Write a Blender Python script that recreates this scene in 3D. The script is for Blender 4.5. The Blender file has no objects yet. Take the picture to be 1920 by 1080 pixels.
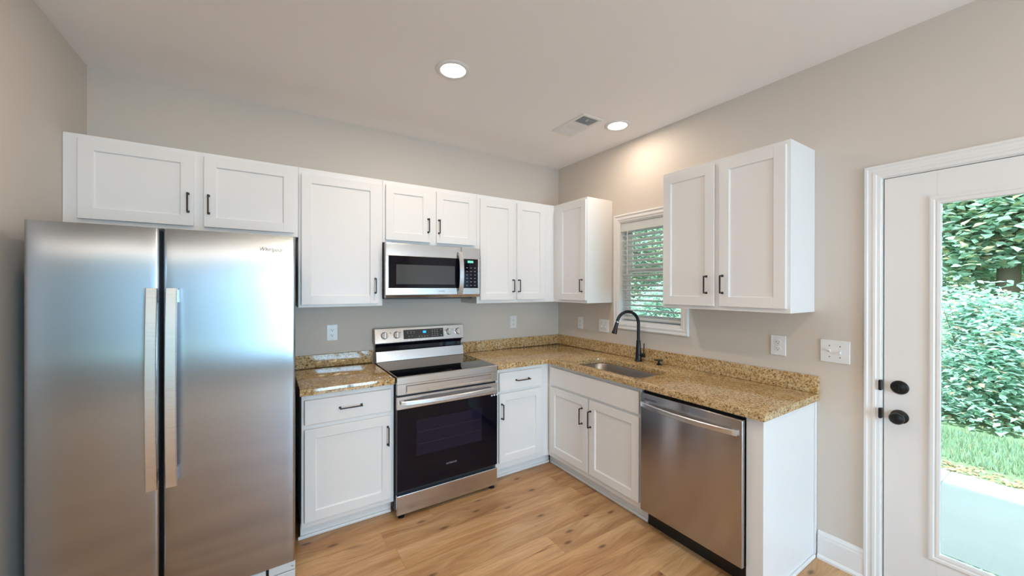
import bpy, bmesh, math, random
import numpy as np
from mathutils import Vector, Matrix
PI = math.pi
S = bpy.context.scene
C = S.collection

# ------------------------------------------------------------------ camera
yaw, pitch, roll = -0.57212, -0.00108, 0.00188
f0 = Vector((-math.sin(yaw), math.cos(yaw), 0)); r0 = Vector((math.cos(yaw), math.sin(yaw), 0)); u0 = Vector((0, 0, 1))
f2 = f0*math.cos(pitch) + u0*math.sin(pitch); u2 = -f0*math.sin(pitch) + u0*math.cos(pitch)
r3 = r0*math.cos(roll) + u2*math.sin(roll); u3 = -r0*math.sin(roll) + u2*math.cos(roll)
cam = bpy.data.cameras.new('camera'); cam_o = bpy.data.objects.new('camera', cam); C.objects.link(cam_o)
M = Matrix((r3, u3, -f2)).transposed().to_4x4(); M.translation = Vector((-2.5924, -3.1149, 1.5027))
cam_o.matrix_world = M
cam.sensor_width = 36; cam.lens = 708.885/1920*36; cam.clip_start = .05; cam.clip_end = 200
S.camera = cam_o

# ------------------------------------------------------------------ view, world, lights
S.view_settings.view_transform = 'Standard'; S.view_settings.look = 'None'
S.view_settings.gamma = 1; S.view_settings.use_curve_mapping = False
S.view_settings.exposure = -0.04
try:
    S.cycles.use_denoising = True
    S.cycles.max_bounces = 10; S.cycles.diffuse_bounces = 6; S.cycles.glossy_bounces = 5
    S.cycles.transparent_max_bounces = 16; S.cycles.sample_clamp_indirect = 6
    S.cycles.caustics_reflective = False; S.cycles.caustics_refractive = False
except Exception: pass
W = bpy.data.worlds.new('sky'); S.world = W; W.use_nodes = True
wn = W.node_tree; wn.nodes.clear()
out = wn.nodes.new('ShaderNodeOutputWorld'); bg = wn.nodes.new('ShaderNodeBackground')
tc = wn.nodes.new('ShaderNodeTexCoord'); sp = wn.nodes.new('ShaderNodeSeparateXYZ'); cr = wn.nodes.new('ShaderNodeValToRGB')
cr.color_ramp.elements[0].position = 0.0; cr.color_ramp.elements[0].color = (.86, .97, 1.0, 1)
cr.color_ramp.elements[1].position = 0.7; cr.color_ramp.elements[1].color = (.70, .88, 1.0, 1)
wn.links.new(tc.outputs['Generated'], sp.inputs[0]); wn.links.new(sp.outputs['Z'], cr.inputs[0])
wn.links.new(cr.outputs[0], bg.inputs[0]); bg.inputs[1].default_value = 3.5
wn.links.new(bg.outputs[0], out.inputs[0])

H = 2.76          # ceiling height
XL = -3.461       # left wall
YR = -9.3         # far rear wall of the open room
XF = -6.2         # far left side of the open room

def area(name, loc, size, size_y, energy, color, rot, shape='RECTANGLE', spread=PI):
    l = bpy.data.lights.new(name, 'AREA'); l.shape = shape; l.size = size
    if shape in ('RECTANGLE', 'ELLIPSE'): l.size_y = size_y
    l.energy = energy; l.color = color; l.spread = spread
    o = bpy.data.objects.new(name, l); C.objects.link(o); o.location = loc; o.rotation_euler = rot
    return o
# added area lights standing in for daylight at the invented openings behind the camera
area('fill_rear', (-4.1, YR-.22, 1.12), 2.5, 2.1, 14, (.60, .80, 1.0), (PI/2, 0, 0))
area('fill_patio_door', (-1.24, -6.50, 1.05), 1.15, 1.9, 190, (.43, .71, 1.0), (math.radians(60), 0, 0))
area('fill_left', (XF-.22, -4.6, 1.30), 1.3, 2.2, 42, (.40, .68, 1.0), (0, -math.radians(68), 0))
# sun standing behind the house: it clears the roof and lights only the lawn, shrubs and trees
sun = bpy.data.lights.new('sun', 'SUN'); sun.energy = 12; sun.angle = math.radians(2); sun.color = (.88, .98, 1.0)
so_ = bpy.data.objects.new('sun', sun); C.objects.link(so_); so_.rotation_euler = Vector((-1, -.12, 1.42)).to_track_quat('Z', 'Y').to_euler()
CAN_E = 9; CAN_C = (1.0, .83, .66)

# ------------------------------------------------------------------ materials
def mat(name, color=(.8, .8, .8), rough=.5, metal=0, spec=.5, coat=0, coat_r=.05, emit=None, es=0):
    m = bpy.data.materials.new(name); m.use_nodes = True
    b = m.node_tree.nodes['Principled BSDF']
    b.inputs['Base Color'].default_value = (*color, 1); b.inputs['Roughness'].default_value = rough
    b.inputs['Metallic'].default_value = metal; b.inputs['Specular IOR Level'].default_value = spec
    b.inputs['Coat Weight'].default_value = coat; b.inputs['Coat Roughness'].default_value = coat_r
    if emit: b.inputs['Emission Color'].default_value = (*emit, 1); b.inputs['Emission Strength'].default_value = es
    return m
def N(m, t, **k):
    n = m.node_tree.nodes.new(t)
    for a, v in k.items():
        if a.startswith('_'): setattr(n, a[1:], v)
        else: n.inputs[a.replace('__', ' ')].default_value = v
    return n
def L(m, a, b): m.node_tree.links.new(a, b)
def P(m): return m.node_tree.nodes['Principled BSDF']
def ramp(m, *st):
    n = m.node_tree.nodes.new('ShaderNodeValToRGB'); e = n.color_ramp.elements
    while len(e) < len(st): e.new(.5)
    for i, (p, c) in enumerate(st): e[i].position = p; e[i].color = (*c, 1)
    return n
def coords(m, scale=(1, 1, 1), rot=(0, 0, 0)):
    # all meshes hold coordinates offset from their thing's base; geometry position keeps grain continuous
    g = m.node_tree.nodes.new('ShaderNodeNewGeometry'); mp = m.node_tree.nodes.new('ShaderNodeMapping')
    mp.inputs['Scale'].default_value = scale; mp.inputs['Rotation'].default_value = rot
    L(m, g.outputs['Position'], mp.inputs[0]); return mp.outputs[0]
def mixc(m, fac, a, b, mode='MIX'):
    n = m.node_tree.nodes.new('ShaderNodeMix'); n.data_type = 'RGBA'; n.blend_type = mode
    for s, v in ((n.inputs[0], fac), (n.inputs[6], a), (n.inputs[7], b)):
        if hasattr(v, 'is_output') or isinstance(v, bpy.types.NodeSocket): L(m, v, s)
        elif isinstance(v, tuple): s.default_value = (*v, 1)
        else: s.default_value = v
    return n.outputs[2]
def bump(m, h, strength=.1, dist=.01):
    b = N(m, 'ShaderNodeBump', Strength=strength, Distance=dist); L(m, h, b.inputs['Height']); L(m, b.outputs[0], P(m).inputs['Normal'])

def paint(name, col, rough=.55, bs=.04, sc=180):
    m = mat(name, col, rough, spec=.35)
    n = N(m, 'ShaderNodeTexNoise', Scale=sc, Detail=2); L(m, coords(m), n.inputs[0]); bump(m, n.outputs[0], bs, .002)
    return m
m_wall = paint('greige_wall_paint', (.635, .575, .515))
m_ceil = paint('ceiling_paint', (.90, .87, .865), .8, .15, 90)
m_trim = paint('white_trim_paint', (.80, .79, .785), .3, .02, 60)
m_cab = paint('white_cabinet_paint', (.81, .80, .80), .33, .02, 70)
m_plate = mat('white_plastic', (.80, .80, .80), .3)
m_blind = mat('white_blind', (.84, .84, .84), .45)
_t = m_blind.node_tree; _tr = _t.nodes.new('ShaderNodeBsdfTranslucent'); _tr.inputs[0].default_value = (.86, .90, .90, 1); _mx = _t.nodes.new('ShaderNodeMixShader'); _mx.inputs[0].default_value = .35
_t.links.new(_t.nodes['Principled BSDF'].outputs[0], _mx.inputs[1]); _t.links.new(_tr.outputs[0], _mx.inputs[2]); _t.links.new(_mx.outputs[0], _t.nodes['Material Output'].inputs[0])
m_black = mat('black_bronze_metal', (.012, .012, .014), .32, .3, .5)
m_dark = mat('black_plastic', (.010, .010, .012), .4)
m_slot = mat('slot_dark', (.03, .03, .03), .6)
m_gap = mat('grey_case_metal', (.09, .09, .095), .5, .3)
m_chrome = mat('chrome', (.75, .76, .78), .12, 1)
m_white_metal = mat('white_enamel', (.62, .64, .66), .4)

def steel(name, col, rough, aniso, rot, bs=.02, low=0, stretch=(3, 3, 900), rv=.08):
    m = mat(name, col, rough, 1)
    b = P(m); b.inputs['Anisotropic'].default_value = aniso; b.inputs['Anisotropic Rotation'].default_value = rot
    t = N(m, 'ShaderNodeTangent', _direction_type='RADIAL', _axis='Z'); L(m, t.outputs[0], b.inputs['Tangent'])
    n = N(m, 'ShaderNodeTexNoise', Scale=1, Detail=3); L(m, coords(m, stretch), n.inputs[0])
    r = N(m, 'ShaderNodeMapRange'); r.inputs[3].default_value = max(.02, rough-rv); r.inputs[4].default_value = rough+rv
    L(m, n.outputs[0], r.inputs[0]); L(m, r.outputs[0], b.inputs['Roughness'])
    n2 = N(m, 'ShaderNodeTexNoise', Scale=1, Detail=1); L(m, coords(m, (2.2, 2.2, 1.1)), n2.inputs[0])
    b1 = N(m, 'ShaderNodeBump', Strength=bs, Distance=.001); L(m, n.outputs[0], b1.inputs['Height'])
    b2 = N(m, 'ShaderNodeBump', Strength=1, Distance=low); L(m, n2.outputs[0], b2.inputs['Height']); L(m, b2.outputs[0], b1.inputs['Normal'])
    L(m, b1.outputs[0], b.inputs['Normal'])
    return m
m_fr = steel('brushed_steel_fridge', (.43, .455, .50), .21, .95, 0, .0, .003, rv=.02)
m_st = steel('brushed_steel', (.61, .595, .59), .22, .6, 0, .02, .0006, rv=.05)
m_dw = steel('brushed_steel_dishwasher', (.52, .50, .52), .26, .88, .25, .0, .0015, (900, 900, 3), rv=.02)
m_hd = steel('satin_steel_handle', (.76, .77, .79), .30, .3, 0, .01, 0)
m_sink = steel('satin_steel_sink', (.42, .38, .35), .30, .3, 0, .02, 0)
m_glassblk = mat('black_glass', (.004, .004, .009), .05, 0, .26)
m_ctop = mat('black_ceramic_cooktop', (.006, .006, .007), .03, 0, .8, .3, .02)
m_ovwin = mat('oven_window_glass', (.013, .011, .026), .06, 0, .26)
m_mwwin = mat('microwave_window_glass', (.05, .055, .06), .12, 0, .5)
m_panel = mat('control_glass', (.045, .043, .043), .12, 0, .5)
m_led = mat('blue_display', (0, .2, .8), .4, emit=(.02, .35, 1.0), es=1.6)
m_ledg = mat('green_display', (.1, .5, .4), .4, emit=(.25, .9, .65), es=.5)
m_mark = mat('panel_print', (.42, .42, .42), .5)
m_logo = mat('logo_grey', (.14, .135, .13), .4, .2)
m_logo2 = mat('logo_silver', (.34, .36, .42), .35, .4)
m_lens = mat('lit_lens', (1, 1, 1), .4, emit=(1.0, .93, .82), es=9)
m_bulb = mat('lit_bulb', (1, 1, 1), .4, emit=(1.0, .86, .62), es=90)

# granite
def granite():
    m = mat('golden_granite', (.6, .45, .27), .1, 0, .6)
    c = coords(m); c2 = coords(m, (1, 1, 1), (.4, .3, .7))
    n1 = N(m, 'ShaderNodeTexNoise', Scale=9, Detail=4, Roughness=.6); L(m, c, n1.inputs[0])
    n2 = N(m, 'ShaderNodeTexNoise', Scale=58, Detail=5, Roughness=.7); L(m, c2, n2.inputs[0])
    n3 = N(m, 'ShaderNodeTexNoise', Scale=1, Detail=4, Roughness=.62); L(m, coords(m, (80, 120, 120), (0, .25, .35)), n3.inputs[0])
    n4 = N(m, 'ShaderNodeTexNoise', Scale=120, Detail=2, Roughness=.5); L(m, c2, n4.inputs[0])
    r1 = ramp(m, (.34, (.40, .22, .065)), (.48, (.56, .35, .13)), (.62, (.60, .46, .27)))
    L(m, n1.outputs[0], r1.inputs[0])
    r2 = ramp(m, (.38, (.20, .10, .04)), (.49, (.58, .38, .16)), (.62, (.72, .60, .40)))
    L(m, n2.outputs[0], r2.inputs[0])
    base = mixc(m, .62, r1.outputs[0], r2.outputs[0])
    rb = ramp(m, (.40, (1, 1, 1)), (.45, (0, 0, 0))); L(m, n3.outputs[0], rb.inputs[0])
    base = mixc(m, rb.outputs[0], base, (.11, .065, .04))
    rw = ramp(m, (.64, (0, 0, 0)), (.70, (1, 1, 1))); L(m, n4.outputs[0], rw.inputs[0])
    base = mixc(m, rw.outputs[0], base, (.66, .58, .44))
    L(m, base, P(m).inputs['Base Color'])
    P(m).inputs['Roughness'].default_value = .055
    return m
m_gran = granite()

# floor planks running along x
def planks():
    m = mat('oak_plank_floor', (.5, .3, .15), .34, 0, .45)
    g = coords(m)
    def mth(op, a, b=None, c=None):
        n = N(m, 'ShaderNodeMath', _operation=op)
        for k, v in enumerate((a, b, c)):
            if v is None: continue
            if isinstance(v, bpy.types.NodeSocket): L(m, v, n.inputs[k])
            else: n.inputs[k].default_value = v
        return n.outputs[0]
    sp_ = N(m, 'ShaderNodeSeparateXYZ'); L(m, g, sp_.inputs[0]); X, Y = sp_.outputs[0], sp_.outputs[1]
    PW, PLn = .185, 1.30
    ry = mth('DIVIDE', Y, PW); row = mth('FLOOR', ry)
    w1 = N(m, 'ShaderNodeTexWhiteNoise', _noise_dimensions='1D'); L(m, row, w1.inputs['W'])
    rx = mth('ADD', mth('DIVIDE', X, PLn), w1.outputs[0]); colm = mth('FLOOR', rx)
    cb = N(m, 'ShaderNodeCombineXYZ'); L(m, colm, cb.inputs[0]); L(m, row, cb.inputs[1])
    w2 = N(m, 'ShaderNodeTexWhiteNoise', _noise_dimensions='3D'); L(m, cb.outputs[0], w2.inputs['Vector'])
    # seam masks
    fy_ = mth('SUBTRACT', ry, row); fx_ = mth('SUBTRACT', rx, colm)
    ey = mth('MULTIPLY', mth('MINIMUM', fy_, mth('SUBTRACT', 1.0, fy_)), PW); ex = mth('MULTIPLY', mth('MINIMUM', fx_, mth('SUBTRACT', 1.0, fx_)), PLn)
    seam = mth('LESS_THAN', mth('MINIMUM', ey, ex), .0009)
    sc_ = N(m, 'ShaderNodeVectorMath', _operation='SCALE'); sc_.inputs[3].default_value = 9.0; L(m, w2.outputs['Color'], sc_.inputs[0])
    add = N(m, 'ShaderNodeVectorMath', _operation='ADD'); L(m, g, add.inputs[0]); L(m, sc_.outputs[0], add.inputs[1])
    # knots first: they bend the grain around them
    def mp(s, src=add.outputs[0]):
        q = N(m, 'ShaderNodeMapping'); q.inputs['Scale'].default_value = s; L(m, src, q.inputs[0]); return q.outputs[0]
    v = N(m, 'ShaderNodeTexVoronoi', Scale=1, Randomness=1); v.voronoi_dimensions = '2D'; L(m, mp((2.1, 5.6, 1)), v.inputs['Vector'])
    kn = ramp(m, (.0, (1, 1, 1)), (.03, (.85, .85, .85)), (.085, (0, 0, 0))); L(m, v.outputs['Distance'], kn.inputs[0])
    halo = ramp(m, (.05, (1, 1, 1)), (.42, (0, 0, 0))); L(m, v.outputs['Distance'], halo.inputs[0])
    dv = N(m, 'ShaderNodeVectorMath', _operation='SCALE'); dv.inputs[0].default_value = (0, .035, 0); L(m, halo.outputs[0], dv.inputs[3])
    gv = N(m, 'ShaderNodeVectorMath', _operation='ADD'); L(m, add.outputs[0], gv.inputs[0]); L(m, dv.outputs[0], gv.inputs[1]); G_ = gv.outputs[0]
    n1 = N(m, 'ShaderNodeTexNoise', Scale=1, Detail=5, Roughness=.6, Distortion=.7); L(m, mp((1.0, 8, 1), G_), n1.inputs[0])
    n2 = N(m, 'ShaderNodeTexNoise', Scale=1, Detail=5, Roughness=.65, Distortion=.3); L(m, mp((4.5, 75, 1), G_), n2.inputs[0])
    n3 = N(m, 'ShaderNodeTexNoise', Scale=1, Detail=4, Roughness=.6, Distortion=.6); L(m, mp((2.0, 26, 1), G_), n3.inputs[0])
    n4 = N(m, 'ShaderNodeTexNoise', Scale=1, Detail=2); L(m, mp((1.2, 3.0, 1)), n4.inputs[0])
    r1 = ramp(m, (.28, (.37, .18, .075)), (.43, (.50, .27, .12)), (.57, (.60, .36, .175)), (.74, (.70, .47, .26)))
    L(m, n1.outputs[0], r1.inputs[0])
    r2 = ramp(m, (.32, (.80, .77, .74)), (.58, (1.05, 1.05, 1.05))); L(m, n2.outputs[0], r2.inputs[0])
    c = mixc(m, 1.0, r1.outputs[0], r2.outputs[0], 'MULTIPLY')
    # dark cracks, gathered in patches
    rc = ramp(m, (.30, (1, 1, 1)), (.37, (0, 0, 0))); L(m, n3.outputs[0], rc.inputs[0])
    rp = ramp(m, (.46, (0, 0, 0)), (.62, (1, 1, 1))); L(m, n4.outputs[0], rp.inputs[0])
    f3 = mth('MULTIPLY', mth('MULTIPLY', rc.outputs[0], rp.outputs[0]), .85)
    c = mixc(m, f3, c, (.15, .065, .03))
    hb = mth('MULTIPLY', halo.outputs[0], mth('MULTIPLY', .30, mth('GREATER_THAN', v.outputs['Color'], .35)))
    c = mixc(m, hb, c, (.33, .15, .065))
    sel = N(m, 'ShaderNodeSeparateColor'); L(m, v.outputs['Color'], sel.inputs[0])
    fk = mth('MULTIPLY', kn.outputs[0], mth('MULTIPLY', .85, mth('GREATER_THAN', sel.outputs[0], .45)))
    c = mixc(m, fk, c, (.10, .045, .022))
    hs = N(m, 'ShaderNodeMapRange'); hs.inputs[3].default_value = .90; hs.inputs[4].default_value = 1.08; L(m, w2.outputs[0], hs.inputs[0])
    vm = N(m, 'ShaderNodeVectorMath', _operation='SCALE'); L(m, c, vm.inputs[0]); L(m, hs.outputs[0], vm.inputs[3])
    c = mixc(m, mth('MULTIPLY', seam, .5), vm.outputs[0], (.20, .10, .05))
    L(m, c, P(m).inputs['Base Color'])
    bump(m, n2.outputs[0], .08, .002)
    return m
m_floor = planks()

def glass(name, tint=(.93, .99, .97), refl=.07):
    m = bpy.data.materials.new(name); m.use_nodes = True; t = m.node_tree; t.nodes.clear()
    o = t.nodes.new('ShaderNodeOutputMaterial'); a = t.nodes.new('ShaderNodeBsdfTransparent'); b = t.nodes.new('ShaderNodeBsdfGlossy'); x = t.nodes.new('ShaderNodeMixShader')
    f = t.nodes.new('ShaderNodeFresnel'); f.inputs[0].default_value = 1.45
    a.inputs[0].default_value = (*tint, 1); b.inputs['Roughness'].default_value = .01
    t.links.new(f.outputs[0], x.inputs[0]); t.links.new(a.outputs[0], x.inputs[1]); t.links.new(b.outputs[0], x.inputs[2]); t.links.new(x.outputs[0], o.inputs[0])
    return m
m_glass = glass('window_glass')

def leafmat(name, *cols):
    m = mat(name, (.3, .5, .4), .5, 0, .4)
    g = m.node_tree.nodes.new('ShaderNodeNewGeometry')
    k = len(cols); r = ramp(m, *[((i+.5)/k, c) for i, c in enumerate(cols)]); r.color_ramp.interpolation = 'CONSTANT'
    for i, e in enumerate(r.color_ramp.elements): e.position = i/k
    L(m, g.outputs['Random Per Island'], r.inputs[0]); L(m, r.outputs[0], P(m).inputs['Base Color'])
    t = m.node_tree.nodes.new('ShaderNodeBsdfTranslucent'); L(m, r.outputs[0], t.inputs[0])
    mx = m.node_tree.nodes.new('ShaderNodeMixShader'); mx.inputs[0].default_value = .5
    L(m, P(m).outputs[0], mx.inputs[1]); L(m, t.outputs[0], mx.inputs[2]); L(m, mx.outputs[0], m.node_tree.nodes['Material Output'].inputs[0])
    return m
m_leaf_s = leafmat('shrub_leaves', (.48, .70, .61), (.56, .78, .70), (.36, .58, .46), (.64, .84, .78), (.50, .72, .63), (.26, .44, .30), (.68, .86, .80), (.55, .40, .30), (.54, .76, .68))
m_leaf_t = leafmat('tree_leaves', (.46, .66, .54), (.60, .80, .70), (.30, .48, .36), (.80, .80, .50), (.52, .72, .62), (.66, .84, .78), (.24, .40, .28), (.78, .64, .46), (.58, .76, .68))
m_grass = leafmat('grass_blades', (.36, .52, .34), (.42, .56, .40), (.30, .44, .27), (.50, .52, .36), (.40, .54, .42))
m_litter = leafmat('dead_leaves', (.62, .40, .24), (.70, .50, .34), (.50, .34, .22), (.72, .60, .45))
m_bark = paint('bark', (.20, .15, .12), .9, .8, 30)
m_soil = paint('forest_soil', (.30, .24, .17), .95, .5, 12)
def concrete():
    m = mat('patio_concrete', (.75, .78, .77), .8)
    n = N(m, 'ShaderNodeTexNoise', Scale=1.4, Detail=5); L(m, coords(m), n.inputs[0])
    r = ramp(m, (.35, (.37, .37, .365)), (.65, (.43, .43, .425))); L(m, n.outputs[0], r.inputs[0]); L(m, r.outputs[0], P(m).inputs['Base Color'])
    return m
m_conc = concrete()
m_lawn = paint('lawn_soil', (.17, .23, .13), .95, .4, 30)

# ------------------------------------------------------------------ builders
def thing(name, label, cat, loc=(0, 0, 0), group=None):
    o = bpy.data.objects.new(name, None); C.objects.link(o); o.location = loc; o.empty_display_size = .05
    o['label'] = label; o['category'] = cat
    if group: o['group'] = group
    return o
def tag(o, label, cat, group=None):
    o['label'] = label; o['category'] = cat
    if group: o['group'] = group
    return o
def root_loc(o):
    while o.parent: o = o.parent
    return Vector(o.location) if o.type == 'EMPTY' else Vector(o.location)

class MB:
    def __init__(s): s.bm = bmesh.new()
    def _xf(s, verts, mtx): bmesh.ops.transform(s.bm, matrix=mtx, verts=verts)
    def box(s, x0, x1, y0, y1, z0, z1, bev=0, seg=2):
        x0, x1 = sorted((x0, x1)); y0, y1 = sorted((y0, y1)); z0, z1 = sorted((z0, z1))
        r = bmesh.ops.create_cube(s.bm, size=1)
        vs = r['verts']
        for v in vs: v.co = Vector(((x0+x1)/2+v.co.x*(x1-x0), (y0+y1)/2+v.co.y*(y1-y0), (z0+z1)/2+v.co.z*(z1-z0)))
        if bev:
            es = list({e for v in vs for e in v.link_edges})
            bmesh.ops.bevel(s.bm, geom=es, offset=min(bev, .45*min(x1-x0, y1-y0, z1-z0)), segments=seg, affect='EDGES', profile=.5)
        return s
    def obox(s, c, half, mtx3, bev=0):
        r = bmesh.ops.create_cube(s.bm, size=2); vs = r['verts']
        for v in vs: v.co = Vector(c) + mtx3 @ Vector((v.co.x*half[0], v.co.y*half[1], v.co.z*half[2]))
        if bev:
            es = list({e for v in vs for e in v.link_edges}); bmesh.ops.bevel(s.bm, geom=es, offset=bev, segments=2, affect='EDGES', profile=.5)
        return s
    def lathe(s, c, axis, prof, n=28):
        # prof: list of (radius, height along axis)
        ax = Vector(axis).normalized(); a = ax.orthogonal().normalized(); b = ax.cross(a); rings = []
        for r, h in prof:
            if r < 1e-6: rings.append([s.bm.verts.new(Vector(c)+ax*h)])
            else: rings.append([s.bm.verts.new(Vector(c)+ax*h+(a*math.cos(2*PI*i/n)+b*math.sin(2*PI*i/n))*r) for i in range(n)])
        for A, B in zip(rings, rings[1:]):
            for i in range(n):
                j = (i+1) % n
                if len(A) == 1 and len(B) == 1: continue
                if len(A) == 1: s.bm.faces.new((A[0], B[i], B[j]))
                elif len(B) == 1: s.bm.faces.new((A[i], B[0], A[j]))
                else: s.bm.faces.new((A[i], B[i], B[j], A[j]))
        return s
    def cyl(s, p0, p1, r, r1=None, n=20):
        p0 = Vector(p0); p1 = Vector(p1); d = (p1-p0); r1 = r if r1 is None else r1; h = d.length; e = min(.0012, r*.2)
        return s.lathe(p0, d, [(0, 0), (r-e, 0), (r, e), (r1, h-e), (r1-e, h), (0, h)], n)
    def tube(s, pts, rad, n=14, sq=None):
        # swept round (or flat, sq=(w,t)) section along points
        pts = [Vector(p) for p in pts]; rings = []; up = None
        for i, p in enumerate(pts):
            t = (pts[min(i+1, len(pts)-1)]-pts[max(i-1, 0)]).normalized()
            if up is None: up = t.orthogonal().normalized() if sq is None else Vector(sq[2]).normalized()
            side = t.cross(up).normalized(); u = side.cross(t).normalized()
            if sq is None: up = u
            r = rad[i] if isinstance(rad, (list, tuple)) else rad
            if sq is None: ring = [s.bm.verts.new(p+(side*math.cos(2*PI*k/n)+u*math.sin(2*PI*k/n))*r) for k in range(n)]
            else:
                w, th = sq[0]/2, sq[1]/2; b = min(w, th)*.35
                sec = [(w-b, th), (w, th-b), (w, -th+b), (w-b, -th), (-w+b, -th), (-w, -th+b), (-w, th-b), (-w+b, th)]
                ring = [s.bm.verts.new(p+side*x+u*y) for x, y in sec]
            rings.append(ring)
        for A, B in zip(rings, rings[1:]):
            k = len(A)
            for i in range(k): s.bm.faces.new((A[i], A[(i+1) % k], B[(i+1) % k], B[i]))
        s.bm.faces.new(rings[0][::-1]); s.bm.faces.new(rings[-1])
        return s
    def prism(s, prof, a0, a1, axis='x'):
        # closed profile in the plane perpendicular to axis, extruded a0..a1
        def co(a, p, q): return Vector((a, p, q)) if axis == 'x' else (Vector((p, a, q)) if axis == 'y' else Vector((p, q, a)))
        A = [s.bm.verts.new(co(a0, *p)) for p in prof]; B = [s.bm.verts.new(co(a1, *p)) for p in prof]; n = len(prof)
        s.bm.faces.new(A); s.bm.faces.new(B[::-1])
        for i in range(n): s.bm.faces.new((A[i], B[i], B[(i+1) % n], A[(i+1) % n]))
        return s
    def build_each(s, name, m, parent, smooth=False):
        # every connected piece becomes an object of its own
        bm = s.bm; left = set(bm.verts); outs = []
        while left:
            st = [left.pop()]; comp = set(st)
            while st:
                v = st.pop()
                for e in v.link_edges:
                    w = e.other_vert(v)
                    if w in left: left.remove(w); comp.add(w); st.append(w)
            q = MB(); mp = {v: q.bm.verts.new(v.co) for v in comp}
            for f in {f for v in comp for f in v.link_faces}: q.bm.faces.new([mp[v] for v in f.verts])
            outs.append(q.build(name, m, parent, smooth))
        bm.free(); return outs
    def build(s, name, m, parent=None, smooth=False, origin=None, kind=None):
        bmesh.ops.recalc_face_normals(s.bm, faces=s.bm.faces)
        o0 = root_loc(parent) if parent else (Vector(origin) if origin else Vector((0, 0, 0)))
        for v in s.bm.verts: v.co -= o0
        me = bpy.data.meshes.new(name); s.bm.to_mesh(me); s.bm.free()
        me.materials.append(m)
        if smooth:
            me.polygons.foreach_set('use_smooth', [True]*len(me.polygons))
            try: me.set_sharp_from_angle(angle=math.radians(35))
            except Exception: pass
        o = bpy.data.objects.new(name, me); C.objects.link(o)
        if parent: o.parent = parent
        elif origin: o.location = o0
        if kind: o['kind'] = kind
        return o
def text(body, name, size, m, parent, loc, rot, depth=.0004, shear=0, sx=1.0):
    cu = bpy.data.curves.new(name, 'FONT'); cu.body = body; cu.size = size; cu.extrude = depth; cu.align_x = 'CENTER'; cu.align_y = 'CENTER'; cu.shear = shear
    t = bpy.data.objects.new(name+'_tmp', cu); C.objects.link(t)
    me = bpy.data.meshes.new_from_object(t.evaluated_get(bpy.context.evaluated_depsgraph_get()))
    bpy.data.objects.remove(t); bpy.data.curves.remove(cu)
    me.materials.clear(); me.materials.append(m)
    R = Matrix.Translation(Vector(loc)-root_loc(parent)) @ rot @ Matrix.Diagonal((sx, 1, 1, 1))
    me.transform(R); me.name = name
    o = bpy.data.objects.new(name, me); C.objects.link(o); o.parent = parent
    return o
ROT_A = Matrix.Rotation(PI/2, 4, 'X')                                      # faces -y
ROT_B = Matrix.Rotation(-PI/2, 4, 'Z') @ Matrix.Rotation(PI/2, 4, 'X')     # faces -x

# Wall frames: A is the back wall (u = x, faces -y), B the right wall (u = -y, faces -x). n = distance out from the wall.
def W3(fr, u, z, n): return Vector((u, -n, z)) if fr == 'A' else Vector((-n, -u, z))
def fbox(mb, fr, u0, u1, z0, z1, n0, n1, bev=0, seg=2):
    a = W3(fr, u0, z0, n0); b = W3(fr, u1, z1, n1); return mb.box(a.x, b.x, a.y, b.y, a.z, b.z, bev, seg)

def bar_handle(fr, parent, u, z, n, length, vertical=True, r=.0042):
    mb = MB(); h = length/2; so = .030
    if vertical: ends = [(u, z-h), (u, z+h)]
    else: ends = [(u-h, z), (u+h, z)]
    du, dz = (0, h) if vertical else (h, 0)
    (fbox(mb, fr, u-.0036, u+.0036, z-h, z+h, n+so-.0036, n+so+.0036, .0015) if vertical
     else fbox(mb, fr, u-h, u+h, z-.0036, z+.0036, n+so-.0036, n+so+.0036, .0015))
    for k in (-1, 1):
        uu, zz = u+k*du*.96, z+k*dz*.96
        fbox(mb, fr, uu-.0036, uu+.0036, zz-.0036, zz+.0036, n-.0003, n+so, .001)
        fbox(mb, fr, uu-.0065, uu+.0065, zz-.0065, zz+.0065, n-.0003, n+.004, .001)
    return mb.build('handle', m_black, parent)
def shaker(fr, parent, name, u0, u1, z0, z1, n0, w=.057, th=.019):
    mb = MB()
    fbox(mb, fr, u0, u0+w, z0, z1, n0, n0+th, .0015); fbox(mb, fr, u1-w, u1, z0, z1, n0, n0+th, .0015)
    fbox(mb, fr, u0+w-.0004, u1-w+.0004, z1-w, z1, n0, n0+th-.0002, .0012); fbox(mb, fr, u0+w-.0004, u1-w+.0004, z0, z0+w, n0, n0+th-.0002, .0012)
    # recessed panel with a small sloped step around it
    a, b, c, d = u0+w, u1-w, z0+w, z1-w; s = .005
    fbox(mb, fr, a-.001, b+.001, c-.001, d+.001, n0+.001, n0+th-.0095)
    vs = []
    for (uu, zz, nn) in ((a, c, th-.006), (b, c, th-.006), (b, d, th-.006), (a, d, th-.006), (a+s, c+s, th-.0095), (b-s, c+s, th-.0095), (b-s, d-s, th-.0095), (a+s, d-s, th-.0095)):
        vs.append(mb.bm.verts.new(W3(fr, uu, zz, n0+nn)))
    for i in range(4): mb.bm.faces.new((vs[i], vs[(i+1) % 4], vs[4+(i+1) % 4], vs[4+i]))
    return mb.build(name, m_cab, parent)
def slab(fr, parent, name, u0, u1, z0, z1, n0, th=.019):
    return fbox(MB(), fr, u0, u1, z0, z1, n0, n0+th, .003, 3).build(name, m_cab, parent)

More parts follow.
